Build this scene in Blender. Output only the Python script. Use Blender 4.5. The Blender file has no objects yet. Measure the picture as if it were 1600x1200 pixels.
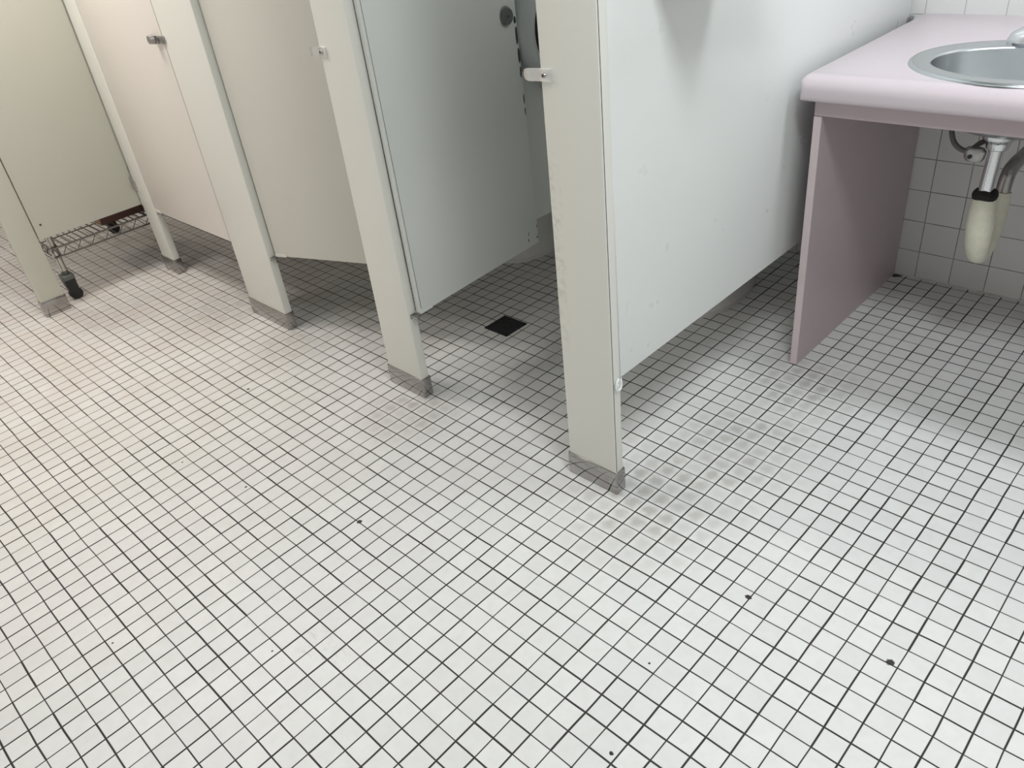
import bpy, bmesh, math, random
from mathutils import Vector, Matrix

# ------------------------------------------------------------------ scene basics
# Lengths below are given in floor-tile pitches (two inches); U turns them into metres.
# x runs along the row of stalls, y from the aisle towards the tiled wall, z is up.
U = 0.0508
C = bpy.context.scene.collection
S = bpy.context.scene
PI = math.pi

R_WC = Matrix(((0.7188856365771712, 0.6860545143365331, -0.11194929602767356),
               (0.31539919808078903, -0.46543745991427343, -0.8269772165884748),
               (-0.6194568486768253, 0.5591933245889917, -0.5509773483186402)))
cam_d = bpy.data.cameras.new('camera')
cam = bpy.data.objects.new('camera', cam_d)
C.objects.link(cam)
rot = R_WC.transposed() @ Matrix(((1, 0, 0), (0, -1, 0), (0, 0, -1)))
cam.matrix_world = Matrix.Translation(Vector((13.6144, -12.8519, 27.169)) * U) @ rot.to_4x4()
cam_d.sensor_width = 36.0
cam_d.lens = 36.0 * 1229.73 / 1600.0
cam_d.clip_start = 0.02
S.camera = cam

S.view_settings.view_transform = 'Standard'
S.view_settings.look = 'None'
S.view_settings.exposure = 0.0
S.view_settings.gamma = 1.0
S.view_settings.use_curve_mapping = False

W = bpy.data.worlds.new('world')
S.world = W
W.use_nodes = True
W.node_tree.nodes['Background'].inputs[0].default_value = (0.5, 0.5, 0.5, 1)
W.node_tree.nodes['Background'].inputs[1].default_value = 0.05

CEIL = 48.0
# ceiling troffers and one added fill: centre x, centre y, size x, size y, watts, colour
LIGHTS = [(12.0, 3.0, 14.0, 8.0, 19.5, (0.93, 0.985, 1.0)),
          (-47.0, -0.5, 14.0, 8.0, 18.0, (1.0, 0.93, 0.86)),
          (-42.0, -18.0, 24.0, 6.0, 9.0, (1.0, 0.97, 0.93)),  # added fill lamp, brightens the pilaster fronts
          (14.0, 27.0, 20.0, 5.0, 14.0, (0.91, 0.975, 1.0)),
          (-78.0, -6.0, 12.0, 8.0, 9.5, (1.0, 0.91, 0.80))]
LAMPS = []
for lx, ly, sx, sy, watt, col in LIGHTS:
    ld = bpy.data.lights.new('troffer_tubes', 'AREA')
    ld.shape = 'RECTANGLE'
    ld.size = sx * U
    ld.size_y = sy * U
    ld.energy = watt
    ld.color = col
    lo = bpy.data.objects.new('troffer_tubes', ld)
    C.objects.link(lo)
    lo.location = Vector((lx, ly, CEIL - 0.35)) * U
    LAMPS.append(lo)


# ------------------------------------------------------------------ node helpers
def new_mat(name):
    m = bpy.data.materials.new(name)
    m.use_nodes = True
    nt = m.node_tree
    nt.nodes.clear()
    out = nt.nodes.new('ShaderNodeOutputMaterial')
    b = nt.nodes.new('ShaderNodeBsdfPrincipled')
    nt.links.new(b.outputs[0], out.inputs[0])
    return m, nt, b


class N:
    """tiny wrapper that wires math nodes"""
    def __init__(s, nt):
        s.nt = nt

    def _in(s, sock, v):
        if v is None:
            return
        if hasattr(v, 'is_linked') or isinstance(v, bpy.types.NodeSocket):
            s.nt.links.new(v, sock)
        else:
            sock.default_value = v

    def m(s, op, a, b=None, c=None, clamp=False):
        n = s.nt.nodes.new('ShaderNodeMath')
        n.operation = op
        n.use_clamp = clamp
        s._in(n.inputs[0], a)
        s._in(n.inputs[1], b)
        s._in(n.inputs[2], c)
        return n.outputs[0]

    def vm(s, op, a, b=None, scale=None):
        n = s.nt.nodes.new('ShaderNodeVectorMath')
        n.operation = op
        s._in(n.inputs[0], a)
        s._in(n.inputs[1], b)
        if scale is not None:
            s._in(n.inputs['Scale'], scale)
        return n.outputs['Value'] if op in ('DISTANCE', 'LENGTH', 'DOT_PRODUCT') else n.outputs[0]

    def xyz(s, v):
        n = s.nt.nodes.new('ShaderNodeSeparateXYZ')
        s.nt.links.new(v, n.inputs[0])
        return n.outputs

    def comb(s, x, y, z=0.0):
        n = s.nt.nodes.new('ShaderNodeCombineXYZ')
        s._in(n.inputs[0], x)
        s._in(n.inputs[1], y)
        s._in(n.inputs[2], z)
        return n.outputs[0]

    def noise(s, v, scale, detail=2.0, rough=0.5, col=False):
        n = s.nt.nodes.new('ShaderNodeTexNoise')
        s.nt.links.new(v, n.inputs['Vector'])
        n.inputs['Scale'].default_value = scale
        n.inputs['Detail'].default_value = detail
        n.inputs['Roughness'].default_value = rough
        return n.outputs['Color'] if col else n.outputs[0]

    def white(s, v):
        n = s.nt.nodes.new('ShaderNodeTexWhiteNoise')
        n.noise_dimensions = '3D'
        s.nt.links.new(v, n.inputs['Vector'])
        return n.outputs['Value']

    def smooth(s, v, a, b, lo=0.0, hi=1.0):
        n = s.nt.nodes.new('ShaderNodeMapRange')
        n.interpolation_type = 'SMOOTHSTEP'
        s._in(n.inputs[0], v)
        n.inputs[1].default_value = a
        n.inputs[2].default_value = b
        n.inputs[3].default_value = lo
        n.inputs[4].default_value = hi
        return n.outputs[0]

    def mix(s, f, a, b):
        n = s.nt.nodes.new('ShaderNodeMix')
        n.data_type = 'RGBA'
        s._in(n.inputs['Factor'], f)
        s._in(n.inputs[6], a if not isinstance(a, tuple) else (*a, 1)[:4])
        s._in(n.inputs[7], b if not isinstance(b, tuple) else (*b, 1)[:4])
        return n.outputs[2]

    def pos(s):
        """world position in tile pitches"""
        g = s.nt.nodes.new('ShaderNodeNewGeometry')
        return s.vm('SCALE', g.outputs['Position'], scale=1.0 / U)

    def bump(s, h, strength, dist=0.001):
        n = s.nt.nodes.new('ShaderNodeBump')
        n.inputs['Strength'].default_value = strength
        n.inputs['Distance'].default_value = dist
        s.nt.links.new(h, n.inputs['Height'])
        return n.outputs[0]


def plain(name, col, rough=0.5, metal=0.0, var=0.0, nscale=8.0, bump=0.0, spec=None, coat=0.0, rvar=True):
    m, nt, b = new_mat(name)
    n = N(nt)
    b.inputs['Roughness'].default_value = rough
    b.inputs['Metallic'].default_value = metal
    if coat:
        b.inputs['Coat Weight'].default_value = coat
        b.inputs['Coat Roughness'].default_value = 0.08
    if spec is not None:
        b.inputs['Specular IOR Level'].default_value = spec
    tc = nt.nodes.new('ShaderNodeTexCoord').outputs['Object']
    if var > 0:
        f = n.noise(tc, nscale, 4.0, 0.6)
        f = n.smooth(f, 0.3, 0.7)
        dark = tuple(c * (1 - var) for c in col)
        lite = tuple(min(1, c * (1 + var)) for c in col)
        nt.links.new(n.mix(f, dark, lite), b.inputs['Base Color'])
        if rvar:
            nt.links.new(n.m('MULTIPLY_ADD', f, rough * 0.5, rough * 0.75), b.inputs['Roughness'])
    else:
        b.inputs['Base Color'].default_value = (*col, 1)
    if bump:
        nt.links.new(n.bump(n.noise(tc, nscale * 12, 3.0), bump, 0.0008), b.inputs['Normal'])
    return m


# ------------------------------------------------------------------ materials
def floor_material():
    m, nt, b = new_mat('floor_mosaic')
    n = N(nt)
    p = n.pos()
    # hand-laid wobble
    w = n.vm('SUBTRACT', n.noise(p, 0.35, 1.0, 0.5, col=True), (0.5, 0.5, 0.5))
    q = n.vm('ADD', p, n.vm('SCALE', w, scale=0.09))
    x, y, z = n.xyz(q)[:]
    ix = n.m('FLOOR', x)
    iy = n.m('FLOOR', y)
    rx = n.m('FLOOR', n.m('ADD', x, 0.5))
    ry = n.m('FLOOR', n.m('ADD', y, 0.5))
    cell = n.comb(ix, iy, 3.0)
    dx = n.m('ABSOLUTE', n.m('SUBTRACT', x, rx))
    dy = n.m('ABSOLUTE', n.m('SUBTRACT', y, ry))
    # joint half-width differs from joint to joint
    wx = n.m('MULTIPLY_ADD', n.white(n.comb(rx, n.m('FLOOR', n.m('MULTIPLY', y, 0.5)), 1.0)), 0.020, 0.023)
    wy = n.m('MULTIPLY_ADD', n.white(n.comb(n.m('FLOOR', n.m('MULTIPLY', x, 0.5)), ry, 2.0)), 0.020, 0.021)
    gx = n.smooth(n.m('SUBTRACT', dx, wx), -0.008, 0.010, 1.0, 0.0)
    gy = n.smooth(n.m('SUBTRACT', dy, wy), -0.008, 0.010, 1.0, 0.0)
    grout = n.m('MAXIMUM', gx, gy)
    # tile body
    rnd = n.white(cell)
    tile = n.mix(rnd, (0.755, 0.76, 0.76), (0.81, 0.815, 0.812))
    soft = n.noise(p, 1.6, 3.0, 0.6)
    tile = n.mix(n.smooth(soft, 0.35, 0.75, 0.0, 0.25), tile, (0.66, 0.65, 0.62))
    # traffic grime on the tiles: broad patches where people stop and turn
    def spot(cx, cy, r0, r1, sx=1.0, sy=1.0):
        d = n.vm('LENGTH', n.vm('MULTIPLY', n.vm('SUBTRACT', p, (cx, cy, 0.0)), (sx, sy, 1.0)))
        return n.smooth(d, r0, r1, 1.0, 0.0)
    grime = None
    for s in ((-4.0, 11.5, 0.5, 6.0, 1.0, 0.8), (-2.6, 17.0, 0.5, 6.0, 1.2, 0.7), (-2.6, 24.0, 0.5, 5.0),
              (-20.0, 9.0, 0.5, 4.5), (-34.0, 9.5, 0.5, 5.0), (-52.0, 3.0, 1.0, 7.0), (-44.0, 9.0, 1.0, 6.0)):
        g = spot(*s)
        grime = g if grime is None else n.m('MAXIMUM', grime, g)
    fx = n.m('SUBTRACT', n.m('FRACT', x), 0.5)
    fy = n.m('SUBTRACT', n.m('FRACT', y), 0.5)
    rc = n.m('SQRT', n.m('ADD', n.m('MULTIPLY', fx, fx), n.m('MULTIPLY', fy, fy)))
    centre = n.smooth(n.m('ADD', rc, n.m('MULTIPLY', n.noise(p, 3.0, 3.0), 0.5)), 0.35, 0.85, 1.0, 0.0)
    gr = n.m('MULTIPLY', n.m('MULTIPLY', grime, n.m('MULTIPLY_ADD', centre, 0.85, 0.2)), n.smooth(rnd, 0.0, 0.8, 0.45, 1.0), clamp=True)
    tile = n.mix(n.m('MULTIPLY', gr, 0.72), tile, (0.36, 0.34, 0.32))
    # warmer, dimmer light towards the far stalls, painted into the tile colour
    brown = n.m('MULTIPLY', n.smooth(n.xyz(p)[0], -52.0, -8.0, 1.0, 0.0), n.smooth(n.noise(p, 0.25, 3.0), 0.3, 0.7, 0.35, 0.75))
    tile = n.mix(brown, tile, (0.66, 0.60, 0.55))
    # small marks
    marks = None
    for cx, cy, r in ((-14.75, 1.05, 0.14), (2.92, 8.62, 0.14), (8.70, 9.08, 0.16), (2.76, -0.67, 0.085), (-31.33, 4.24, 0.10),
                      (1.6, 3.3, 0.05), (-17.6, -10.8, 0.05), (-11.3, -6.3, 0.05), (-22.3, -1.2, 0.07), (-27.6, -2.4, 0.06), (-3.75, 40.3, 0.5)):
        d = n.m('ADD', n.vm('DISTANCE', p, (cx, cy, 0.0)), n.m('MULTIPLY', n.m('SUBTRACT', n.noise(p, 9.0), 0.5), r * 1.2))
        g = n.smooth(d, r * 0.8, r * 1.1, 1.0, 0.0)
        marks = g if marks is None else n.m('MAXIMUM', marks, g)
    # scuff smear in the open aisle
    sp = n.vm('MULTIPLY', n.vm('SUBTRACT', p, (-9.75, -4.75, 0.0)), (0.7, 1.1, 1.0))
    sm = n.m('MULTIPLY', n.smooth(n.vm('LENGTH', sp), 0.2, 1.3, 1.0, 0.0),
             n.smooth(n.noise(n.vm('MULTIPLY', p, (1.0, 3.5, 1.0)), 1.5, 4.0, 0.7), 0.5, 0.68))
    tile = n.mix(n.m('MULTIPLY', sm, 0.5), tile, (0.38, 0.37, 0.36))
    speck = n.smooth(n.noise(p, 5.5, 3.0, 0.7), 0.70, 0.78, 0.0, 0.22)
    tile = n.mix(speck, tile, (0.42, 0.41, 0.39))
    gcol = n.mix(n.noise(p, 0.8, 3.0), (0.022, 0.021, 0.021), (0.060, 0.055, 0.052))
    gcol = n.mix(n.smooth(n.xyz(p)[0], -55.0, -25.0, 0.7, 0.0), gcol, (0.13, 0.10, 0.08))
    col = n.mix(grout, tile, gcol)
    col = n.mix(marks, col, (0.035, 0.03, 0.03))
    nt.links.new(col, b.inputs['Base Color'])
    rr = n.m('ADD', n.m('MULTIPLY_ADD', grout, 0.4, 0.36), n.m('MULTIPLY', soft, 0.14), clamp=True)
    nt.links.new(rr, b.inputs['Roughness'])
    b.inputs['Specular IOR Level'].default_value = 0.4
    nt.links.new(n.bump(n.m('SUBTRACT', 1.0, grout), 0.5, 0.0008), b.inputs['Normal'])
    return m


def wall_tile_material(axis):
    m, nt, b = new_mat('wall_tile_%s' % axis)
    n = N(nt)
    p = n.pos()
    c = n.xyz(p)
    u = n.m('DIVIDE', n.m('ADD', c[0 if axis == 'x' else 1], 0.32), 2.18)
    v = n.m('DIVIDE', n.m('SUBTRACT', c[2], 1.93), 2.125)
    def d(a):
        return n.m('ABSOLUTE', n.m('SUBTRACT', a, n.m('FLOOR', n.m('ADD', a, 0.5))))
    g = n.m('MAXIMUM', n.smooth(d(u), 0.008, 0.018, 1.0, 0.0), n.smooth(d(v), 0.008, 0.018, 1.0, 0.0))
    cell = n.comb(n.m('FLOOR', u), n.m('FLOOR', v), 1.0)
    tile = n.mix(n.white(cell), (0.76, 0.76, 0.75), (0.81, 0.81, 0.80))
    gc = n.mix(n.smooth(n.noise(p, 0.6, 3.0), 0.4, 0.7), (0.36, 0.35, 0.34), (0.16, 0.15, 0.14))
    gc = n.mix(n.smooth(c[2], 14.0, 16.0), gc, (0.52, 0.52, 0.51))
    nt.links.new(n.mix(g, tile, gc), b.inputs['Base Color'])
    nt.links.new(n.m('MULTIPLY_ADD', g, 0.5, 0.16), b.inputs['Roughness'])
    nt.links.new(n.bump(n.m('SUBTRACT', 1.0, g), 0.4, 0.001), b.inputs['Normal'])
    return m


def laminate(name, col, rough=0.38, stains=()):
    """painted steel partition skin; stains: (centre, stretch, radius) in tile pitches"""
    m, nt, b = new_mat(name)
    n = N(nt)
    p = n.pos()
    f = n.noise(p, 0.12, 3.0, 0.55)
    base = n.mix(f, tuple(c * 0.975 for c in col), tuple(min(1, c * 1.02) for c in col))
    fine = n.smooth(n.noise(p, 2.5, 4.0, 0.65), 0.70, 0.84, 0.0, 0.12)
    base = n.mix(fine, base, tuple(c * 0.86 for c in col))
    for cen, st, r in stains:
        d = n.vm('LENGTH', n.vm('MULTIPLY', n.vm('SUBTRACT', p, cen), st))
        k = n.m('MULTIPLY', n.smooth(d, 0.2 * r, r, 1.0, 0.0), n.smooth(n.noise(p, 2.2, 4.0, 0.7), 0.45, 0.7, 0.0, 0.75))
        base = n.mix(n.m('MULTIPLY', k, 0.6), base, (0.42, 0.41, 0.33))
    nt.links.new(base, b.inputs['Base Color'])
    nt.links.new(n.m('MULTIPLY_ADD', n.noise(p, 0.8, 2.0), 0.12, rough - 0.06), b.inputs['Roughness'])
    nt.links.new(n.bump(n.noise(p, 14.0, 2.0), 0.03, 0.0004), b.inputs['Normal'])
    return m


CREAM = (0.79, 0.79, 0.74)
M_floor = floor_material()
M_wallx = wall_tile_material('x')
M_wally = wall_tile_material('y')
M_paint = plain('wall_paint', (0.58, 0.565, 0.54), 0.8, var=0.03, nscale=3)
M_ceil = plain('ceiling_board', (0.35, 0.35, 0.34), 0.9, var=0.03, nscale=3)
M_part = laminate('partition_paint', CREAM)
M_partw = laminate('partition_paint_worn', CREAM, stains=(
    ((-8.05, 10.5, 15.2), (1.6, 1, 0.35), 0.9), ((-8.1, 10.5, 12.3), (1.7, 1, 0.33), 0.9), ((-8.1, 10.5, 9.5), (1.7, 1, 0.35), 0.8)))
M_endp = laminate('end_panel_paint', (0.82, 0.845, 0.84), 0.30)
M_doorp = laminate('door_paint', (0.70, 0.725, 0.695), 0.32)
M_door3 = laminate('middle_door_paint', (0.68, 0.67, 0.61), 0.34)
M_doorw = laminate('far_door_paint', (0.82, 0.77, 0.72), 0.34)
M_corner = laminate('corner_stall_paint', (0.62, 0.615, 0.535), 0.36)
M_shoe = plain('stainless_shoe', (0.40, 0.385, 0.375), 0.11, 1.0, var=0.02, nscale=5, rvar=False)
M_chrome = plain('chrome', (0.74, 0.75, 0.77), 0.12, 1.0)
M_keeper = plain('satin_chrome', (0.90, 0.92, 0.94), 0.28, 1.0)
M_knob = plain('dull_grey_knob', (0.16, 0.175, 0.165), 0.4, 0.5)
M_zinc = plain('zinc_hardware', (0.42, 0.41, 0.40), 0.35, 1.0, var=0.12, nscale=40)
M_steel = plain('brushed_steel', (0.60, 0.63, 0.65), 0.27, 1.0, var=0.01, nscale=6, rvar=False)
M_black = plain('black_plastic', (0.012, 0.012, 0.013), 0.4)
M_rubber = plain('black_rubber', (0.02, 0.02, 0.022), 0.7)
M_dark = plain('bare_metal_chip', (0.05, 0.055, 0.05), 0.6)
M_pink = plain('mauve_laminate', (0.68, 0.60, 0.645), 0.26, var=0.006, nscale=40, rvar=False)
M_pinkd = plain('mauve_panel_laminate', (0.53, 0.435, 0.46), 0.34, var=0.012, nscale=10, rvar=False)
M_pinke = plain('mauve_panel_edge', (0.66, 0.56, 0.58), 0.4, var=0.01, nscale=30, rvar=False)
M_porc = plain('white_porcelain', (0.80, 0.80, 0.79), 0.12, coat=0.3)
M_cover = plain('cream_pipe_cover', (0.72, 0.70, 0.58), 0.55, var=0.06, nscale=30)
M_foam = plain('black_foam', (0.02, 0.018, 0.018), 0.9, bump=0.6, nscale=30)
M_hose = plain('grey_hose', (0.12, 0.115, 0.11), 0.45)
M_card = plain('brown_cardboard', (0.10, 0.05, 0.04), 0.8, var=0.05, nscale=20)
M_tan = plain('tan_cardboard', (0.40, 0.27, 0.19), 0.8)
M_drain = plain('drain_iron', (0.022, 0.024, 0.028), 0.55, 0.3, var=0.2, nscale=60)
M_wire = plain('shelf_wire', (0.20, 0.185, 0.17), 0.4, 0.8)
M_post = plain('shelf_post_chrome', (0.55, 0.54, 0.52), 0.25, 1.0)
M_casterg = plain('caster_housing_grey', (0.16, 0.17, 0.16), 0.4, 0.6)
M_caulk = plain('cove_grout', (0.72, 0.70, 0.67), 0.6, var=0.15, nscale=20)
M_grey = plain('dispenser_grey_plastic', (0.46, 0.49, 0.49), 0.32)
M_smoke = plain('smoked_plastic', (0.008, 0.009, 0.009), 0.2)
M_alu = plain('headrail_aluminium', (0.6, 0.6, 0.6), 0.35, 1.0)
M_diff, _nt, _b = new_mat('light_diffuser')
_b.inputs['Base Color'].default_value = (0.9, 0.9, 0.9, 1)
_b.inputs['Emission Color'].default_value = (1.0, 0.98, 0.94, 1)
_b.inputs['Emission Strength'].default_value = 4.0


# ------------------------------------------------------------------ mesh helpers
def link(o, parent=None):
    C.objects.link(o)
    if parent is not None:
        o.parent = parent
    return o


def fin(bm, name, mat, parent=None, org=None, angle=35, smooth=True):
    """link a bmesh (tile pitches, place coordinates) as one object"""
    if org is None:
        org = Vector(parent['o']) if parent is not None else Vector((0, 0, 0))
    org = Vector(org)
    for v in bm.verts:
        v.co = (v.co - org) * U
    bmesh.ops.recalc_face_normals(bm, faces=bm.faces)
    me = bpy.data.meshes.new(name)
    bm.to_mesh(me)
    bm.free()
    if smooth:
        for poly in me.polygons:
            poly.use_smooth = True
        me.set_sharp_from_angle(angle=math.radians(angle))
    me.materials.append(mat)
    o = bpy.data.objects.new(name, me)
    link(o, parent)
    if parent is None:
        o.location = org * U
    return o


def thing(name, label, cat, org, group=None):
    o = bpy.data.objects.new(name, None)
    o.empty_display_size = 0.02
    C.objects.link(o)
    o.location = Vector(org) * U
    o['label'] = label
    o['category'] = cat
    if group:
        o['group'] = group
    ORG[o.name] = tuple(org)
    return o


ORG = {}


def org_of(par):
    """place coordinates of a thing's base; parts and sub-parts share it"""
    while par.parent is not None:
        par = par.parent
    return ORG[par.name]


def part(bm, name, mat, par, label=None, **kw):
    o = fin(bm, name, mat, None, org=org_of(par), **kw)
    o.parent = par
    o.location = (0, 0, 0)
    if label:
        o['label'] = label
    return o


def single(bm, name, mat, label, cat, org, group=None, **kw):
    o = fin(bm, name, mat, None, org=org, **kw)
    o['label'] = label
    o['category'] = cat
    if group:
        o['group'] = group
    ORG[o.name] = tuple(org)
    return o


def struct(bm, name, mat, **kw):
    o = fin(bm, name, mat, None, org=(0, 0, 0), **kw)
    o['kind'] = 'structure'
    return o


def box(bm, x0, x1, y0, y1, z0, z1, bev=0.0, seg=2, rot=None, piv=None):
    r = bmesh.ops.create_cube(bm, size=1.0)
    vs = r['verts']
    for v in vs:
        v.co = Vector(((x0 + x1) / 2 + v.co.x * (x1 - x0), (y0 + y1) / 2 + v.co.y * (y1 - y0), (z0 + z1) / 2 + v.co.z * (z1 - z0)))
    if bev > 0:
        es = list({e for v in vs for e in v.link_edges})
        res = bmesh.ops.bevel(bm, geom=es, offset=bev, segments=seg, profile=0.5, affect='EDGES')
        vs = list({v for f in res['faces'] for v in f.verts} | {v for v in vs if v.is_valid})
    if rot is not None:
        mm = Matrix.Translation(Vector(piv)) @ rot @ Matrix.Translation(-Vector(piv))
        for v in vs:
            v.co = mm @ v.co
    return vs


def cyl(bm, a, b, r0, r1=None, seg=24, caps=True):
    a, b = Vector(a), Vector(b)
    r1 = r0 if r1 is None else r1
    d = b - a
    q = d.to_track_quat('Z', 'Y').to_matrix()
    ra, rb = [], []
    for i in range(seg):
        t = 2 * PI * i / seg
        e = Vector((math.cos(t), math.sin(t), 0))
        ra.append(bm.verts.new(a + q @ (e * r0)))
        rb.append(bm.verts.new(b + q @ (e * r1)))
    for i in range(seg):
        j = (i + 1) % seg
        bm.faces.new((ra[i], ra[j], rb[j], rb[i]))
    if caps:
        bm.faces.new(ra[::-1])
        bm.faces.new(rb)


def tube(bm, pts, rad, seg=12, caps=True, sub=0):
    """tube through points; rad a number or one per point; sub: Catmull-Rom subdivisions"""
    P = [Vector(p) for p in pts]
    Rr = [rad] * len(P) if isinstance(rad, (int, float)) else list(rad)
    if sub:
        Q, T = [], []
        for i in range(len(P) - 1):
            p0, p1, p2, p3 = P[max(i - 1, 0)], P[i], P[i + 1], P[min(i + 2, len(P) - 1)]
            for k in range(sub):
                t = k / sub
                Q.append(0.5 * (2 * p1 + (p2 - p0) * t + (2 * p0 - 5 * p1 + 4 * p2 - p3) * t * t + (3 * p1 - p0 - 3 * p2 + p3) * t ** 3))
                T.append(Rr[i] * (1 - t) + Rr[i + 1] * t)
        Q.append(P[-1])
        T.append(Rr[-1])
        P, Rr = Q, T
    tang = []
    for i in range(len(P)):
        d = P[min(i + 1, len(P) - 1)] - P[max(i - 1, 0)]
        tang.append(d.normalized())
    up = Vector((0, 0, 1)) if abs(tang[0].z) < 0.9 else Vector((1, 0, 0))
    nrm = (up - tang[0] * up.dot(tang[0])).normalized()
    rings = []
    for i, p in enumerate(P):
        nrm = (nrm - tang[i] * nrm.dot(tang[i])).normalized()
        bi = tang[i].cross(nrm)
        rings.append([bm.verts.new(p + (nrm * math.cos(2 * PI * k / seg) + bi * math.sin(2 * PI * k / seg)) * Rr[i]) for k in range(seg)])
    for a, b in zip(rings, rings[1:]):
        for k in range(seg):
            j = (k + 1) % seg
            bm.faces.new((a[k], a[j], b[j], b[k]))
    if caps:
        bm.faces.new(rings[0][::-1])
        bm.faces.new(rings[-1])


def loft(bm, rings, cap0=True, cap1=True):
    """rings: lists of points, all the same length"""
    V = [[bm.verts.new(p) for p in r] for r in rings]
    n = len(V[0])
    for a, b in zip(V, V[1:]):
        for k in range(n):
            j = (k + 1) % n
            bm.faces.new((a[k], a[j], b[j], b[k]))
    if cap0:
        bm.faces.new(V[0][::-1])
    if cap1:
        bm.faces.new(V[-1])


def ell(cx, cy, z, a, b, n=48, p=2.0, yf=None):
    """(super)ellipse ring; yf: another half-length towards -y"""
    out = []
    for k in range(n):
        t = 2 * PI * k / n
        c, s = math.cos(t), math.sin(t)
        x = a * math.copysign(abs(c) ** (2 / p), c)
        bb = b if s >= 0 or yf is None else yf
        out.append((cx + x, cy + bb * math.copysign(abs(s) ** (2 / p), s), z))
    return out


# ------------------------------------------------------------------ the room
YB = 40.4            # tiled wall behind stalls and vanity
XL, XR, YF = -92.0, 30.0, -26.0
bm = bmesh.new(); box(bm, XL, XR, YF, YB, -2.0, 0.0); struct(bm, 'floor', M_floor, smooth=False)
bm = bmesh.new(); box(bm, XL, XR, YF, YB, CEIL, CEIL + 2); struct(bm, 'ceiling', M_ceil, smooth=False)
bm = bmesh.new(); box(bm, XL - 2, XR + 2, YB, YB + 2, -2, CEIL + 2); struct(bm, 'wall_back', M_wallx, smooth=False)
bm = bmesh.new(); box(bm, XL - 2, XR + 2, YF - 2, YF, -2, CEIL + 2); struct(bm, 'wall_front', M_paint, smooth=False)
bm = bmesh.new(); box(bm, XL - 2, XL, YF, YB, -2, CEIL + 2); struct(bm, 'wall_left', M_paint, smooth=False)
bm = bmesh.new(); box(bm, XR, XR + 2, YF, YB, -2, CEIL + 2); struct(bm, 'wall_right', M_paint, smooth=False)
# narrow cove strip where wall tiles meet the floor
bm = bmesh.new(); box(bm, XL, XR, YB - 0.10, YB, 0.0, 0.10, 0.03); struct(bm, 'trim_1', M_caulk)

for i, (lx, ly, sx, sy, watt, col) in enumerate(LIGHTS):
    where = ('over the aisle before the vanity', 'over the aisle before the far stalls', 'added as fill opposite the stalls', 'straight above the vanity', 'past the corner stall')[i]
    t = thing('ceiling_light', 'white recessed fluorescent ceiling light ' + where, 'ceiling light', (lx, ly, CEIL), 'fluorescent ceiling lights')
    bm = bmesh.new()
    for a in (-1, 1):
        box(bm, lx + a * sx / 2 - 0.3, lx + a * sx / 2 + 0.3, ly - sy / 2 - 0.3, ly + sy / 2 + 0.3, CEIL - 0.35, CEIL)
        box(bm, lx - sx / 2, lx + sx / 2, ly + a * sy / 2 - 0.3, ly + a * sy / 2 + 0.3, CEIL - 0.35, CEIL)
    part(bm, 'frame', M_ceil, t)
    bm = bmesh.new(); box(bm, lx - sx / 2 + 0.3, lx + sx / 2 - 0.3, ly - sy / 2 + 0.3, ly + sy / 2 - 0.3, CEIL - 0.2, CEIL - 0.05)
    part(bm, 'diffuser', M_diff, t)
    LAMPS[i].parent = t
    LAMPS[i].location = (0, 0, -0.45 * U)

# ------------------------------------------------------------------ toilet partitions
ZD = 5.9             # underside of the doors
ZP = 6.85            # underside of the fixed panels
ZT = 34.5            # top of pilasters
Y0, Y1 = 10.5, 11.1  # pilaster faces


def shoe(par, x0, x1, y0, y1, h=1.35, e=0.07):
    bm = bmesh.new()
    box(bm, x0 - e, x1 + e, y0 - e, y1 + e, 0.0, h, 0.06, 2)
    return part(bm, 'shoe', M_shoe, par, 'stainless steel base shoe')


def screw(par, x, y, z, r=0.07, axis='y'):
    bm = bmesh.new()
    if axis == 'y':
        cyl(bm, (x, y, z), (x, y - 0.06, z), r, r * 0.75, 14)
    else:
        cyl(bm, (x, y, z), (x + 0.06, y, z), r, r * 0.75, 14)
    return part(bm, 'screw', M_zinc, par)


def pilaster(x0, x1, y0, y1, label, mat=None, bev=0.06, kl=0.0, kr=0.0):
    t = thing('pilaster', label, 'toilet partition post', ((x0 + x1) / 2, (y0 + y1) / 2, 0), 'pilasters of the stall row')
    bm = bmesh.new()
    for v in box(bm, x0, x1, y0, y1, 1.2, ZT, bev, 3):
        # the sheet-steel posts are a little out of true
        v.co.x += (kl if v.co.x < (x0 + x1) / 2 else kr) * (v.co.z - 1.2)
    part(bm, 'post_panel', mat or M_part, t)
    shoe(t, x0, x1, y0, y1)
    return t


P1 = (-8.52, -5.50)
P2 = (-23.72, -20.42)
P3 = (-41.12, -35.92)
P4 = (-56.4, -54.1)
t1 = pilaster(*P1, Y0, Y1, 'cream pilaster with stained edge and bright keeper, nearest the vanity', M_partw, kl=0.0155, kr=0.009)
t2 = pilaster(*P2, Y0, Y1, 'cream pilaster between the wide-open door and the half-open door', kl=0.027, kr=0.005)
t3 = pilaster(*P3, Y0, Y1, 'wide cream pilaster between the half-open door and the closed door', kr=0.008)
t4 = pilaster(*P4, Y0, Y1, 'narrow cream corner pilaster where the two stall fronts meet')
t5 = pilaster(-57.05, -56.4, -0.15, 1.75, 'cream pilaster with shiny shoe beside the caster of the wire shelf', M_corner)


bm = bmesh.new()
for v in box(bm, P1[1] - 0.01, P1[1] + 0.012, Y0 + 0.055, Y0 + 0.085, 1.4, ZT):
    v.co.x += 0.009 * (v.co.z - 1.2)
part(bm, 'seam', M_dark, t1, 'thin dark seam down the corner', smooth=False)


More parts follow.
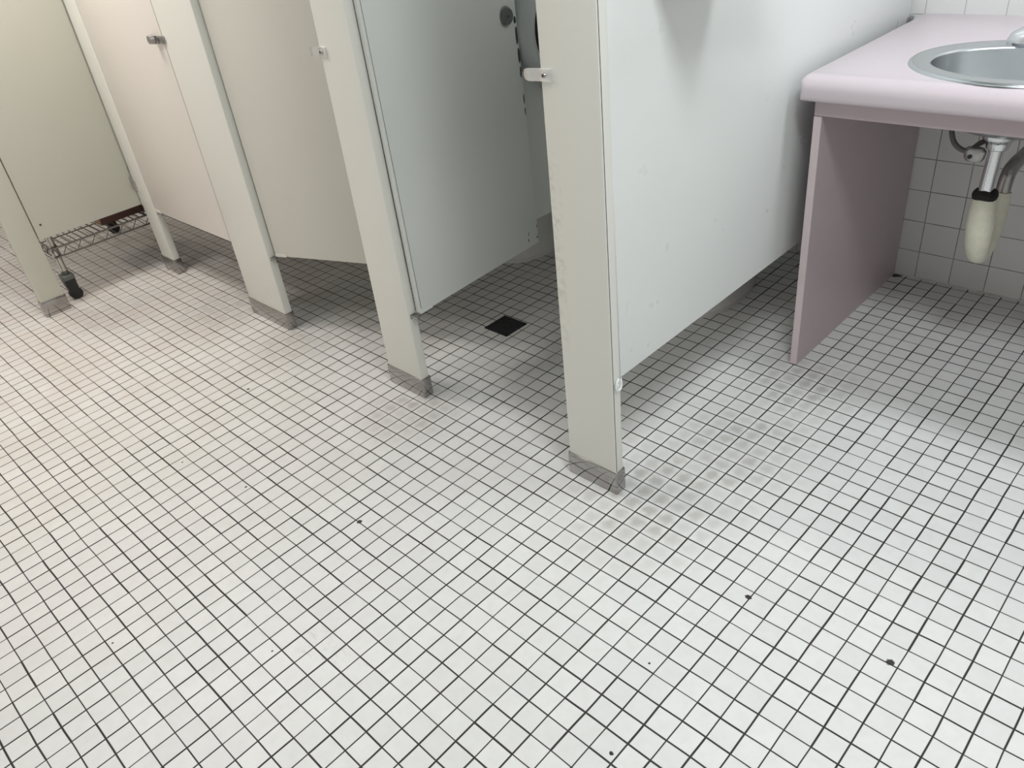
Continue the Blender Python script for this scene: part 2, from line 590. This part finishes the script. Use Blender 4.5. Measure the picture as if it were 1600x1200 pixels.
def keeper(par, xe, z, flip=-1, s=1.0):
    """chrome strike that wraps the pilaster edge and reaches over the opening"""
    bm = bmesh.new()
    y = Y0 - 0.06
    # plate on the face
    box(bm, xe - 0.02, xe + 0.62, y - 0.03, Y0 + 0.01, z - 0.24, z + 0.24, 0.02)
    # curved tongue with rounded end
    n = 12
    top, bot = [], []
    prof = [(0.05, 0.0), (-0.15, 0.02), (-0.3, 0.08), (-0.5, 0.10), (-0.68, 0.07), (-0.78, 0.02)]
    hh = [0.24, 0.24, 0.24, 0.235, 0.19, 0.09]
    rings = []
    for (dx, dy), h in zip(prof, hh):
        xx, yy = xe + dx * s, y - dy
        rings.append([(xx, yy - 0.03, z - h), (xx, yy + 0.03, z - h), (xx, yy + 0.03, z + h), (xx, yy - 0.03, z + h)])
    loft(bm, rings)
    k = part(bm, 'door_keeper', M_keeper, par, 'chrome door keeper')
    bm = bmesh.new()
    cyl(bm, (xe + 0.28, y - 0.02, z), (xe + 0.28, y - 0.11, z), 0.10, 0.08, 18)
    part(bm, 'keeper_screw', M_zinc, k)
    bm = bmesh.new()
    cyl(bm, (xe + 0.28, y - 0.105, z), (xe + 0.28, y - 0.118, z), 0.04, 0.04, 8)
    part(bm, 'screw_socket', M_black, k)
    return k


keeper(t1, -8.24, 20.18)
keeper(t2, -23.25, 20.26, s=0.95)


def hinge(par, xe, ydoor=None, name='bottom_hinge'):
    """gravity hinge cam and its wrap-round plate at the foot of the opening, on the pilaster edge"""
    bm = bmesh.new()
    box(bm, xe - 0.02, xe + 0.06, Y0 + 0.12, Y1 - 0.08, ZD - 0.34, ZD - 0.06, 0.02)
    box(bm, xe, xe + 0.5, Y0 + 0.14, Y1 - 0.08, ZD - 0.20, ZD - 0.10, 0.02)
    cyl(bm, (xe + 0.33, Y0 + 0.36, ZD - 0.36), (xe + 0.33, Y0 + 0.36, ZD - 0.05), 0.12, seg=16)
    h = part(bm, name, M_zinc, par, 'zinc hinge bracket at the foot of the post')
    bm = bmesh.new()
    cyl(bm, (xe + 0.33, Y0 + 0.36, ZD - 0.46), (xe + 0.33, Y0 + 0.36, ZD - 0.36), 0.07, 0.05, 12)
    part(bm, 'hinge_pin', M_zinc, h)
    return h


hinge(t2, P2[1])
hinge(t3, P3[1])
hinge(t4, P4[1])


# doors ------------------------------------------------------------
def stall_door(label, piv, ang, length, mat, thick=0.5, ztop=34.0, z0=ZD, notch=True):
    """door leaf swung by ang about its hinge line; leaf runs along local +x, outer face to local -y"""
    t = thing('stall_door', label, 'stall door', (piv[0], piv[1], z0), 'doors of the toilet stalls')
    t.rotation_euler = (0, 0, ang)
    bm = bmesh.new()
    px, py = piv
    box(bm, px, px + length, py, py + thick, z0, ztop, 0.07, 2)
    part(bm, 'leaf', mat, t)
    if notch:
        # raised hem plate that carries the hinge cam at the lower corner
        for yy in (py - 0.03, py + thick):
            bm = bmesh.new()
            box(bm, px + 0.03, px + 1.0, yy, yy + 0.03, z0 - 0.02, z0 + 0.24, 0.012, 1)
            part(bm, 'hinge_plate', mat, t)
    return t


# wide-open door of the stall beside the vanity side: swung just past square against the partition
a2 = math.radians(93.4)
d2 = stall_door('greenish white stall door standing wide open, with chipped edge and round grey knob', (-19.86, 11.0), a2, 11.1, M_doorp, thick=0.36)
# half-open door
d3 = stall_door('cream stall door hanging partly open between the two middle pilasters', (-35.62, 10.95), math.radians(20.5), 12.0, M_door3)
# shut door
d4 = stall_door('pinkish cream shut stall door with grey latch', (-54.02, 10.55), 0.0, 12.70, M_doorw)
# shut door of the corner stall, in the front that runs across the end of the aisle
d5 = stall_door('olive cream shut door hanging over the wire shelf of the corner stall', (-56.45, 1.83), math.radians(90), 8.62, M_corner, notch=False, z0=6.1)


def on_leaf(d, piv, u, z, out):
    """local place coordinates on the -y face of a door (u along the leaf)"""
    return (piv[0] + u, piv[1] - out, z)


# hardware on the wide-open door: round knob, on the face seen from the aisle
px, py = -19.86, 11.0
bm = bmesh.new()
cx, cz = px + 10.15, 19.95
cyl(bm, (cx, py, cz), (cx, py - 0.05, cz), 0.56, 0.54, 40)
k = part(bm, 'latch_escutcheon', M_alu, d2, 'thin round metal ring plate')
bm = bmesh.new()
cyl(bm, (cx, py - 0.04, cz), (cx, py - 0.22, cz), 0.46, 0.42, 40)
part(bm, 'latch_knob', M_knob, k, 'grey disc knob')
bm = bmesh.new()
cyl(bm, (cx, py - 0.21, cz), (cx, py - 0.235, cz), 0.07, 0.07, 12)
part(bm, 'knob_slot', M_dark, k)
bm = bmesh.new()
box(bm, px + 0.12, px + 0.145, py - 0.008, py + 0.01, ZD + 0.3, 33.8)
part(bm, 'seam', M_dark, d2, 'thin dark seam beside the hinge edge', smooth=False)
# chips in the paint along the free edge and the lower corner
bm = bmesh.new()
rng = random.Random(4)


def chip(bm, u, z, w, h, n=9):
    ring0, ring1 = [], []
    for i in range(n):
        t = 2 * PI * i / n
        k = rng.uniform(0.65, 1.0)
        xx = min(u + math.cos(t) * w * k, 11.07)
        ring0.append((px + xx, py - 0.006, z + math.sin(t) * h * k))
        ring1.append((px + xx, py + 0.004, z + math.sin(t) * h * k))
    loft(bm, [ring0, ring1])


for u, z, w, h in ((10.9, 19.65, 0.15, 0.24), (10.93, 18.85, 0.14, 0.6), (10.98, 17.7, 0.12, 0.55), (10.98, 16.8, 0.09, 0.4),
                   (11.02, 15.2, 0.06, 0.35), (11.03, 14.5, 0.05, 0.3), (11.02, 7.1, 0.04, 0.12), (10.97, 6.35, 0.06, 0.12), (10.1, 6.45, 0.05, 0.13), (10.15, 6.85, 0.03, 0.2)):
    chip(bm, u, z, w, h)
part(bm, 'paint_chips', M_dark, d2, 'dark chips where the paint is gone', smooth=False)

# latch on the shut door (sits across the joint towards the wide pilaster)
px4 = -54.02
bm = bmesh.new()
zl = 20.05
box(bm, -41.75, -40.85, Y0 - 0.12, Y0 - 0.005, zl - 0.22, zl + 0.26, 0.04)
lk = part(bm, 'latch', M_zinc, d4, 'grey metal latch with a round thumb turn')
bm = bmesh.new()
loft(bm, [[(-41.7 + a, Y0 - 0.10 - b, zl - 0.25), (-41.7 + a, Y0 - 0.05 - b, zl - 0.25), (-41.7 + a, Y0 - 0.05 - b, zl + 0.25), (-41.7 + a, Y0 - 0.10 - b, zl + 0.25)]
          for a, b in ((0, 0), (-0.25, 0.06), (-0.5, 0.2))])
cyl(bm, (-42.2, Y0 - 0.2, zl + 0.05), (-42.2, Y0 - 0.5, zl + 0.05), 0.30, 0.26, 20)
part(bm, 'latch_lever', M_zinc, lk)
# lower pin bracket and a screw on the corner-stall door
bm = bmesh.new()
u0 = -56.45
# (local door coordinates: leaf along +x before its quarter turn)
box(bm, u0 + 8.42, u0 + 8.80, 1.83 - 0.16, 1.83 + 0.02, 7.6, 8.6, 0.04)
cyl(bm, (u0 + 8.62, 1.83 - 0.2, 7.4), (u0 + 8.62, 1.83 - 0.2, 8.2), 0.13, seg=14)
part(bm, 'door_stop', M_zinc, d5, 'grey metal door stop')
bm = bmesh.new()
cyl(bm, (u0 + 0.55, 1.83 + 0.01, 7.25), (u0 + 0.55, 1.83 - 0.05, 7.25), 0.09, 0.07, 16)
part(bm, 'screw', M_dark, d5)

# fixed panels ------------------------------------------------------
def side_panel(name, x0, x1, y0, y1, label, mat, z0=ZP, z1=34.0):
    t = thing(name, label, 'stall partition', ((x0 + x1) / 2, (y0 + y1) / 2, z0), 'side panels of the stall row')
    bm = bmesh.new()
    box(bm, x0, x1, y0, y1, z0, z1, 0.05, 2)
    part(bm, 'panel', mat, t)
    return t


ep = side_panel('end_panel', -5.90, -5.40, 11.11, YB - 0.35, 'large pale grey-white end panel of the stall row beside the vanity', M_endp, z0=6.8)
# stirrup bracket at the foot of its front edge and a wall bracket at its far edge
bm = bmesh.new()
tube(bm, [(-5.42, 10.95, 6.78), (-5.38, 10.75, 6.7), (-5.37, 10.66, 6.5), (-5.37, 10.72, 6.28), (-5.38, 10.9, 6.22), (-5.40, 11.08, 6.3), (-5.5, 11.2, 6.6), (-5.6, 11.25, 6.79)], 0.06, 10, sub=4)
cyl(bm, (-5.42, 10.82, 6.45), (-5.37, 10.82, 6.45), 0.14, 0.11, 16)
part(bm, 'stirrup_bracket', M_endp, ep, 'small painted stirrup bracket under the front corner')
bm = bmesh.new()
box(bm, -5.98, -5.25, YB - 0.7, YB - 0.0, 16.2, 16.75, 0.05)
part(bm, 'wall_bracket', M_zinc, ep, 'dark metal bracket holding the panel to the wall')
bm = bmesh.new()
box(bm, -5.98, -5.25, YB - 0.7, YB - 0.0, 8.0, 8.6, 0.05)
part(bm, 'wall_bracket', M_zinc, ep, 'dark metal bracket holding the panel to the wall')
side_panel('partition_panel', -22.15, -21.65, 11.1, YB - 0.1, 'side panel behind the wide-open door carrying the paper dispenser', M_doorp)
side_panel('partition_panel', -38.7, -38.2, 11.1, YB - 0.1, 'side panel behind the wide pilaster', M_doorp)
side_panel('partition_panel', -55.4, -54.9, 11.1, YB - 0.1, 'side panel behind the corner pilaster', M_doorp)

bm = bmesh.new(); box(bm, -56.5, -5.3, 10.4, 11.2, ZT, ZT + 0.9, 0.1)
single(bm, 'head_rail', M_alu, 'aluminium head rail along the tops of the stall fronts', 'head rail', (-30, 10.8, ZT))
bm = bmesh.new(); box(bm, -57.15, -56.35, -0.3, 10.39, ZT, ZT + 0.9, 0.1)
single(bm, 'head_rail', M_alu, 'aluminium head rail over the corner stall door', 'head rail', (-56.7, 5, ZT))

# towel dispenser hung on the end panel (above the picture; its shadow falls down the panel)
t = thing('towel_dispenser', 'grey steel towel dispenser hung high on the end panel beside the vanity', 'towel dispenser', (-5.42, 16.2, 23.6))
bm = bmesh.new()
box(bm, -5.38, -1.7, 13.4, 19.0, 23.9, 32.0, 0.15, 3)
part(bm, 'cabinet', M_grey, t)
bm = bmesh.new()
box(bm, -4.4, -3.0, 14.2, 18.2, 23.75, 23.95, 0.03)
part(bm, 'towel_slot', M_dark, t)

# paper dispenser on the partition behind the open door --------------
t = thing('paper_dispenser', 'grey round toilet paper dispenser on the panel behind the wide-open door', 'paper dispenser', (-21.65, 25.1, 18.8))
cyc, czc = 25.2, 18.8


def disc(x, r):
    return [(x, cyc + r * math.cos(2 * PI * k / 64), czc + r * math.sin(2 * PI * k / 64)) for k in range(64)]


bm = bmesh.new()
loft(bm, [disc(-21.65, 3.05), disc(-21.6, 3.1), disc(-19.7, 3.1), disc(-19.52, 3.05), disc(-19.5, 2.98), disc(-19.5, 2.8), disc(-19.62, 2.78)], True, True)
part(bm, 'drum_body', M_grey, t)
bm = bmesh.new()
loft(bm, [disc(-19.62, 2.78), disc(-19.55, 2.74), disc(-19.53, 1.5), disc(-19.5, 0.2)], True, True)
part(bm, 'smoked_window', M_smoke, t, 'black smoked window')
bm = bmesh.new()
box(bm, -21.2, -20.2, 24.2, 26.0, 15.2, 15.9, 0.1)
part(bm, 'tear_edge', M_grey, t)


# toilets -----------------------------------------------------------
def toilet(label, cx):
    t = thing('toilet', label, 'toilet', (cx, 34, 0), 'floor standing toilets in the stalls')
    bm = bmesh.new()
    R = []
    for z, a, yf, yb, p in ((0.0, 2.5, 3.9, 4.6, 2.3), (0.35, 2.52, 3.92, 4.6, 2.3), (0.7, 2.3, 3.6, 4.5, 2.3), (2.2, 2.1, 3.2, 4.3, 2.2), (3.6, 2.3, 3.6, 4.3, 2.1),
                            (5.0, 3.0, 4.9, 4.3, 2.1), (6.4, 3.5, 5.8, 4.4, 2.1), (7.0, 3.6, 6.0, 4.4, 2.1), (7.25, 3.5, 5.9, 4.3, 2.1)):
        R.append(ell(cx, 31.2, z, a, yb, 48, p, yf))
    for z, a, yf in ((7.2, 2.7, 4.9), (5.6, 2.3, 4.0), (4.2, 1.2, 2.0)):
        R.append(ell(cx, 31.0, z, a, 2.8, 48, 2.0, yf))
    loft(bm, R)
    part(bm, 'bowl', M_porc, t)
    bm = bmesh.new()
    R = [ell(cx, 31.0, z, a, 3.6, 48, 2.0, yf) for z, a, yf in ((7.27, 3.5, 5.8), (7.6, 3.5, 5.8), (7.65, 3.3, 5.6), (7.6, 2.5, 4.6), (7.27, 2.5, 4.6))]
    loft(bm, R, False, False)
    part(bm, 'seat', M_porc, t)
    bm = bmesh.new()
    box(bm, cx - 0.8, cx + 0.8, 35.2, 37.0, 5.9, 7.3, 0.3)
    cyl(bm, (cx, 36.0, 7.2), (cx, 36.0, 14.2), 0.38, seg=20)
    cyl(bm, (cx, 36.0, 13.0), (cx, YB, 13.0), 0.34, seg=20)
    cyl(bm, (cx, 36.0, 14.0), (cx, 36.0, 16.0), 0.85, 0.8, 28)
    part(bm, 'flush_valve', M_chrome, t)
    bm = bmesh.new()
    tube(bm, [(cx + 0.8, 36.0, 14.8), (cx + 1.4, 36.0, 14.9), (cx + 2.3, 36.0, 14.7)], [0.14, 0.16, 0.2], 12)
    part(bm, 'flush_handle', M_chrome, t)
    return t


toilet('white toilet partly seen under the edge of the wide-open door', -30.2)
toilet('white toilet in shadow beyond the end panel, glimpsed under it beside the vanity', -13.2)

# floor drain -------------------------------------------------------
t = thing('floor_drain', 'small square dark floor drain in the tiles of the open stall', 'floor drain', (-22.4, 19.8, 0))
dx0, dx1, dy0, dy1 = -23.5, -21.3, 18.75, 20.85
bm = bmesh.new()
for a in ((dx0, dx1, dy0, dy0 + 0.18), (dx0, dx1, dy1 - 0.18, dy1), (dx0, dx0 + 0.18, dy0, dy1), (dx1 - 0.18, dx1, dy0, dy1)):
    box(bm, *a, 0.0, 0.05, 0.01, 1)
part(bm, 'frame', M_drain, t)
bm = bmesh.new()
box(bm, dx0 + 0.15, dx1 - 0.15, dy0 + 0.15, dy1 - 0.15, 0.0, 0.02)
for i in range(7):
    yy = dy0 + 0.33 + i * 0.22
    box(bm, dx0 + 0.2, dx1 - 0.2, yy, yy + 0.12, 0.015, 0.045, 0.01, 1)
part(bm, 'grate', M_drain, t)

# ------------------------------------------------------------------ wire shelf with caster, behind the corner stall door
SHY = 11.7
t = thing('wire_shelf', 'wire shelving rack on casters standing behind the olive corner stall door', 'wire shelf', (-63, 7, 0))
sx0, sx1, sy0, sy1 = -71.3, -57.45, 2.6, SHY
zt, zb = 4.8, 4.0


def rack_shelf(zt, zb, name):
    bm = bmesh.new()
    for z, r in ((zt, 0.085), (zb, 0.07)):
        for a, b in (((sx0, sy0), (sx1, sy0)), ((sx1, sy0), (sx1, sy1)), ((sx1, sy1), (sx0, sy1)), ((sx0, sy1), (sx0, sy0))):
            cyl(bm, (*a, z), (*b, z), r, seg=8)
    s = part(bm, name, M_wire, t)
    # truss zigzag round the four sides
    bm = bmesh.new()
    for (ax, ay), (bx, by) in (((sx1, sy0), (sx1, sy1)), ((sx0, sy0), (sx0, sy1)), ((sx0, sy0), (sx1, sy0)), ((sx0, sy1), (sx1, sy1))):
        L = math.hypot(bx - ax, by - ay)
        n = int(round(L / 0.62))
        pts = []
        for i in range(n + 1):
            f = i / n
            z = zt if i % 2 == 0 else zb
            # little bend at each turn
            pts.append((ax + (bx - ax) * f, ay + (by - ay) * f, z))
        tube(bm, pts, 0.055, 6)
    part(bm, 'truss_wire', M_wire, s)
    bm = bmesh.new()
    n = 18
    for i in range(1, n):
        y = sy0 + (sy1 - sy0) * i / n
        cyl(bm, (sx0, y, zt + 0.05), (sx1 + 0.02, y, zt + 0.05), 0.055, seg=6)
    for i in range(1, 5):
        x = sx0 + (sx1 - sx0) * i / 5
        cyl(bm, (x, sy0, zt - 0.03), (x, sy1, zt - 0.03), 0.05, seg=6)
    part(bm, 'deck_wires', M_wire, s)
    return s


rack_shelf(zt, zb, 'lower_shelf')
rack_shelf(24.8, 24.0, 'upper_shelf')
for ix, x in enumerate((-57.95, sx0 + 0.5)):
    for iy, y in enumerate((2.85, sy1 - 0.1)):
        bm = bmesh.new()
        cyl(bm, (x, y, 2.4), (x, y, 32.0), 0.27, seg=20)
        p = part(bm, 'post', M_post, t)
        bm = bmesh.new()
        cyl(bm, (x, y, zt - 0.9), (x, y, zt + 0.15), 0.36, 0.31, 18)
        part(bm, 'collar', M_post, p)
        # caster: grey stem housing with skirt, black fork cover and wheel
        bm = bmesh.new()
        cyl(bm, (x, y, 2.3), (x, y, 2.65), 0.30, seg=20)
        box(bm, x - 0.55, x + 0.55, y - 0.5, y + 0.5, 1.85, 2.35, 0.14, 3)
        ca = part(bm, 'caster', M_casterg, t, 'grey caster housing')
        bm = bmesh.new()
        rings = []
        for z, hx, hy, oy in ((1.9, 0.42, 0.46, 0.0), (1.45, 0.36, 0.44, 0.02), (1.0, 0.32, 0.40, 0.06), (0.55, 0.29, 0.32, 0.10)):
            rings.append([(x - hx, y - hy + oy, z), (x + hx, y - hy + oy, z), (x + hx, y + hy + oy, z), (x - hx, y + hy + oy, z)])
        loft(bm, rings)
        part(bm, 'fork', M_black, ca)
        bm = bmesh.new()
        cyl(bm, (x - 0.25, y + 0.12, 0.52), (x + 0.25, y + 0.12, 0.52), 0.52, seg=32)
        part(bm, 'wheel', M_rubber, ca)

bm = bmesh.new()
box(bm, -65.0, -58.35, 7.3, 11.1, zt + 0.13, 9.0, 0.05)
t = thing('cardboard_box', 'dark brown cardboard box standing on the wire shelf', 'box', (-62, 8.4, zt + 0.1))
part(bm, 'carton', M_card, t)
bm = bmesh.new(); box(bm, -64.9, -58.45, 7.2, 7.3, zt + 0.14, 8.8, 0.02)  # thin sheet gives the box its lighter tan side face
part(bm, 'side_sheet', M_tan, t, 'thin tan sheet forming one side face of the box')

# ------------------------------------------------------------------ vanity
VX0, VX1 = -4.85, XR
VZ = 16.87
SCX, SCY = 3.7, 30.1        # sink centre
t = thing('vanity_counter', 'pink laminate vanity countertop with rounded front edge and apron', 'countertop', (8, 33, 15.6))
bm = bmesh.new()
# profile across the depth: bullnose front edge
prof = []
yf = 25.3
for k in range(9):
    a = PI / 2 * k / 8
    prof.append((yf + 0.80 - 0.80 * math.sin(a), VZ - 0.80 + 0.80 * math.cos(a)))
for k in range(5):
    a = PI / 2 * k / 4
    prof.append((yf + 0.28 - 0.28 * math.cos(a), 15.63 + 0.28 - 0.28 * math.sin(a)))
prof.append((YB, 15.63))
prof.append((YB, VZ))
ring = lambda x, ins: [(x, max(y, yf + ins) if y < YB else y, min(max(z, 15.63 + ins * 0.5), VZ - ins)) for y, z in prof]
loft(bm, [ring(VX0, 0.28), ring(VX0 + 0.04, 0.17), ring(VX0 + 0.12, 0.08), ring(VX0 + 0.25, 0.0), ring(VX1, 0.0)])
top = part(bm, 'countertop', M_pink, t, angle=50)
# oval cut-out for the basin
bmc = bmesh.new()
loft(bmc, [ell(SCX, SCY, 14.0, 4.55, 3.8, 64), ell(SCX, SCY, 19.0, 4.55, 3.8, 64)])
cut = part(bmc, 'cutter', M_pink, t)
mod = top.modifiers.new('hole', 'BOOLEAN')
mod.object = cut
mod.operation = 'DIFFERENCE'
mod.solver = 'EXACT'
bpy.context.view_layer.update()
dg = bpy.context.evaluated_depsgraph_get()
me2 = bpy.data.meshes.new_from_object(top.evaluated_get(dg))
top.modifiers.clear()
top.data = me2
me2.set_sharp_from_angle(angle=math.radians(40))
bpy.data.objects.remove(cut, do_unlink=True)
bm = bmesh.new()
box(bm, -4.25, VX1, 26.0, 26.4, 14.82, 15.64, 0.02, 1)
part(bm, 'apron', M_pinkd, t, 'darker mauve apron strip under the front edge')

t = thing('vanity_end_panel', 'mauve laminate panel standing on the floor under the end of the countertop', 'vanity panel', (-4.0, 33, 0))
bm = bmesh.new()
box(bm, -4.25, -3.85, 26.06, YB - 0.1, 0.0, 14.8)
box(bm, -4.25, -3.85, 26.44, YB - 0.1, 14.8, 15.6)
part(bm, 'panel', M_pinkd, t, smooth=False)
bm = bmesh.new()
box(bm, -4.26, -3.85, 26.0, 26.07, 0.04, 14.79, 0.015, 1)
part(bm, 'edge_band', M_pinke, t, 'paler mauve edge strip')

# sink ---------------------------------------------------------------
t = thing('sink', 'oval stainless steel basin set into the pink countertop', 'sink', (SCX, SCY, VZ))
bm = bmesh.new()
OA, OB = 5.05, 4.25
IA, IB = 4.05, 3.05
iy = SCY - 0.15
rr = [ell(SCX, SCY, VZ + 0.0, OA, OB, 96), ell(SCX, SCY, VZ + 0.07, OA - 0.03, OB - 0.03, 96), ell(SCX, SCY, VZ + 0.14, OA - 0.14, OB - 0.14, 96),
      ell(SCX, SCY, VZ + 0.13, OA - 0.3, OB - 0.3, 96), ell(SCX, SCY - 0.08, VZ + 0.10, IA + 0.35, IB + 0.4, 96), ell(SCX, iy, VZ + 0.11, IA + 0.15, IB + 0.15, 96),
      ell(SCX, iy, VZ + 0.09, IA + 0.04, IB + 0.04, 96), ell(SCX, iy, VZ + 0.0, IA - 0.03, IB - 0.03, 96)]
loft(bm, rr, False, False)
part(bm, 'rim', M_steel, t, angle=60)
bm = bmesh.new()
rr = [ell(SCX, iy, VZ, IA - 0.03, IB - 0.03, 96)]
for k, (f, z) in enumerate(((0.99, -0.3), (0.965, -0.8), (0.93, -1.4), (0.87, -2.0), (0.78, -2.5), (0.62, -2.85), (0.4, -3.02), (0.2, -3.1), (0.12, -3.12))):
    rr.append(ell(SCX, iy, VZ + z, (IA - 0.03) * f, (IB - 0.03) * f, 96))
rr2 = [ell(SCX, iy, VZ + z - 0.06, (IA + 0.03) * f, (IB + 0.03) * f, 96) for f, z in ((0.3, -3.1), (0.65, -2.9), (0.8, -2.5), (0.9, -2.0), (0.96, -1.4), (1.0, -0.1))]
loft(bm, rr, False, True)
part(bm, 'bowl', M_steel, t, angle=60)
bm = bmesh.new()
cyl(bm, (SCX, iy, VZ - 3.13), (SCX, iy, VZ - 3.06), 0.7, 0.62, 32)
part(bm, 'strainer', M_chrome, t)

# faucet ---------------------------------------------------------------
t = thing('faucet', 'chrome basin faucet at the back rim of the oval sink', 'faucet', (SCX - 0.1, 34.0, VZ))
fx, fy = 3.62, 33.3
bm = bmesh.new()
loft(bm, [ell(fx, fy, VZ + 0.10, 1.78, 0.62, 48, 2.5), ell(fx, fy, VZ + 0.30, 1.80, 0.64, 48, 2.5), ell(fx, fy + 0.03, VZ + 0.62, 1.66, 0.54, 48, 2.4), ell(fx, fy + 0.05, VZ + 0.85, 1.30, 0.42, 48, 2.2), ell(fx, fy + 0.05, VZ + 0.98, 0.8, 0.3, 48, 2.0)])
part(bm, 'base', M_chrome, t)
bm = bmesh.new()
tube(bm, [(fx, fy, VZ + 0.7), (fx, fy - 0.1, VZ + 1.3), (fx, fy - 0.9, VZ + 1.75), (fx, fy - 1.9, VZ + 1.55), (fx, fy - 2.2, VZ + 1.25)], [0.5, 0.42, 0.34, 0.28, 0.26], 20, sub=5)
part(bm, 'spout', M_chrome, t)
bm = bmesh.new()
cyl(bm, (fx, fy + 0.1, VZ + 1.2), (fx, fy + 0.1, VZ + 1.7), 0.34, 0.28, 24)
tube(bm, [(fx, fy + 0.1, VZ + 1.6), (fx, fy + 0.5, VZ + 2.0), (fx, fy + 0.95, VZ + 2.3)], [0.28, 0.2, 0.14], 14, sub=3)
part(bm, 'handle', M_chrome, t)

# drain pipe --------------------------------------------------------------
DX, DY = 3.12, 30.2
t = thing('sink_drain_pipe', 'chrome drain pipe in a cream trap cover hanging under the sink', 'drain pipe', (DX, DY, 6.5))
bm = bmesh.new()
loft(bm, [ell(DX + 0.1, DY, z, r, r, 32) for z, r in ((13.75, 0.75), (13.4, 0.75), (13.2, 0.55), (12.9, 0.5))])
cyl(bm, (DX + 0.1, DY, 13.0), (DX, DY, 10.2), 0.34, seg=28)
part(bm, 'tailpiece', M_chrome, t)
bm = bmesh.new()
cyl(bm, (DX + 0.1, DY, 12.95), (DX + 0.1, DY, 13.28), 0.52, seg=8)
cyl(bm, (DX + 0.1, DY, 12.85), (DX + 0.1, DY, 12.95), 0.46, seg=24)
part(bm, 'slip_nut', M_zinc, t)
bm = bmesh.new()
tube(bm, [(DX + 0.04 + 0.33 * math.cos(a), DY + 0.33 * math.sin(a), 10.5 + 0.05 * math.sin(3 * a)) for a in [2 * PI * k / 24 for k in range(25)]], 0.27, 10)
cyl(bm, (DX + 0.04, DY, 10.1), (DX + 0.04, DY, 10.55), 0.5, seg=20)
part(bm, 'foam_collar', M_foam, t, 'black foam collar')
bm = bmesh.new()
tube(bm, [(DX + 0.05, DY, 10.42), (DX + 0.06, DY, 10.0), (DX + 0.12, DY, 9.0), (DX + 0.15, DY + 0.1, 8.0), (DX + 0.18, DY + 0.45, 7.15), (DX + 0.18, DY + 1.15, 6.85),
          (DX + 0.18, DY + 1.95, 7.15), (DX + 0.18, DY + 2.4, 8.0), (DX + 0.2, DY + 2.5, 9.0), (DX + 0.2, DY + 2.6, 9.8)],
     [0.52, 0.57, 0.65, 0.60, 0.50, 0.42, 0.48, 0.5, 0.48, 0.42], 24, sub=5)
part(bm, 'trap_cover', M_cover, t, 'cream plastic trap cover', angle=80)
bm = bmesh.new()
tube(bm, [(DX + 0.2, DY + 2.6, 9.6), (DX + 0.2, DY + 2.75, 10.5), (DX + 0.25, DY + 3.3, 11.0), (DX + 0.3, DY + 5.0, 11.1), (DX + 0.3, YB - 0.02, 11.1)], 0.36, 20, sub=5)
part(bm, 'waste_arm', M_zinc, t, 'grey pipe running back to the wall')
bm = bmesh.new()
cyl(bm, (DX + 0.3, YB - 0.25, 11.1), (DX + 0.3, YB - 0.01, 11.1), 0.9, 0.95, 32)
part(bm, 'wall_flange', M_chrome, t)

# drain pop-up clevis and looped supply hose
t = thing('supply_hose', 'dark grey hose looping under the sink rim beside the drain pipe', 'hose', (1.5, 30.2, 12.5))
bm = bmesh.new()
tube(bm, [(0.85, 30.6, 13.95), (1.0, 30.4, 13.3), (1.3, 30.2, 12.85), (1.75, 30.15, 12.6), (2.1, 30.2, 12.68), (2.35, 30.7, 12.9), (2.9, 31.2, 13.1), (3.9, 31.8, 13.2), (4.8, 32.4, 13.3)], 0.13, 12, sub=5)
part(bm, 'hose', M_hose, t)
bm = bmesh.new()
loft(bm, [ell(2.3, 30.15, z, a, b, 24) for z, a, b in ((12.15, 0.38, 0.2), (12.3, 0.48, 0.26), (12.65, 0.52, 0.3), (12.8, 0.4, 0.22))])
cl = part(bm, 'clamp', M_zinc, t, 'metal clamp with one screw hole')
bm = bmesh.new()
cyl(bm, (2.18, 29.98, 12.42), (2.18, 29.80, 12.42), 0.10, seg=14)
part(bm, 'clamp_screw', M_black, cl)

t = thing('shutoff_valve', 'black shutoff valve on the wall beside the trap under the sink', 'valve', (5.6, 39.5, 9.5))
bm = bmesh.new()
cyl(bm, (4.9, YB - 0.02, 10.2), (4.9, 38.6, 10.2), 0.3, seg=20)
cyl(bm, (4.9, 38.8, 10.2), (4.9, 38.8, 11.3), 0.28, seg=20)
part(bm, 'valve_body', M_zinc, t)
bm = bmesh.new()
loft(bm, [[(4.9 + r * math.cos(2 * PI * k / 32), y, 10.2 + r * 0.75 * math.sin(2 * PI * k / 32)) for k in range(32)] for y, r in ((38.2, 0.5), (38.3, 0.95), (38.6, 1.0), (38.7, 0.8))])
part(bm, 'valve_handle', M_black, t)
bm = bmesh.new()
tube(bm, [(4.9, 38.8, 11.2), (4.9, 38.6, 12.2), (4.7, 36.5, 13.2), (4.6, 34.5, 14.0), (4.6, 34.0, 15.2)], 0.12, 10, sub=5)
part(bm, 'riser_tube', M_hose, t)
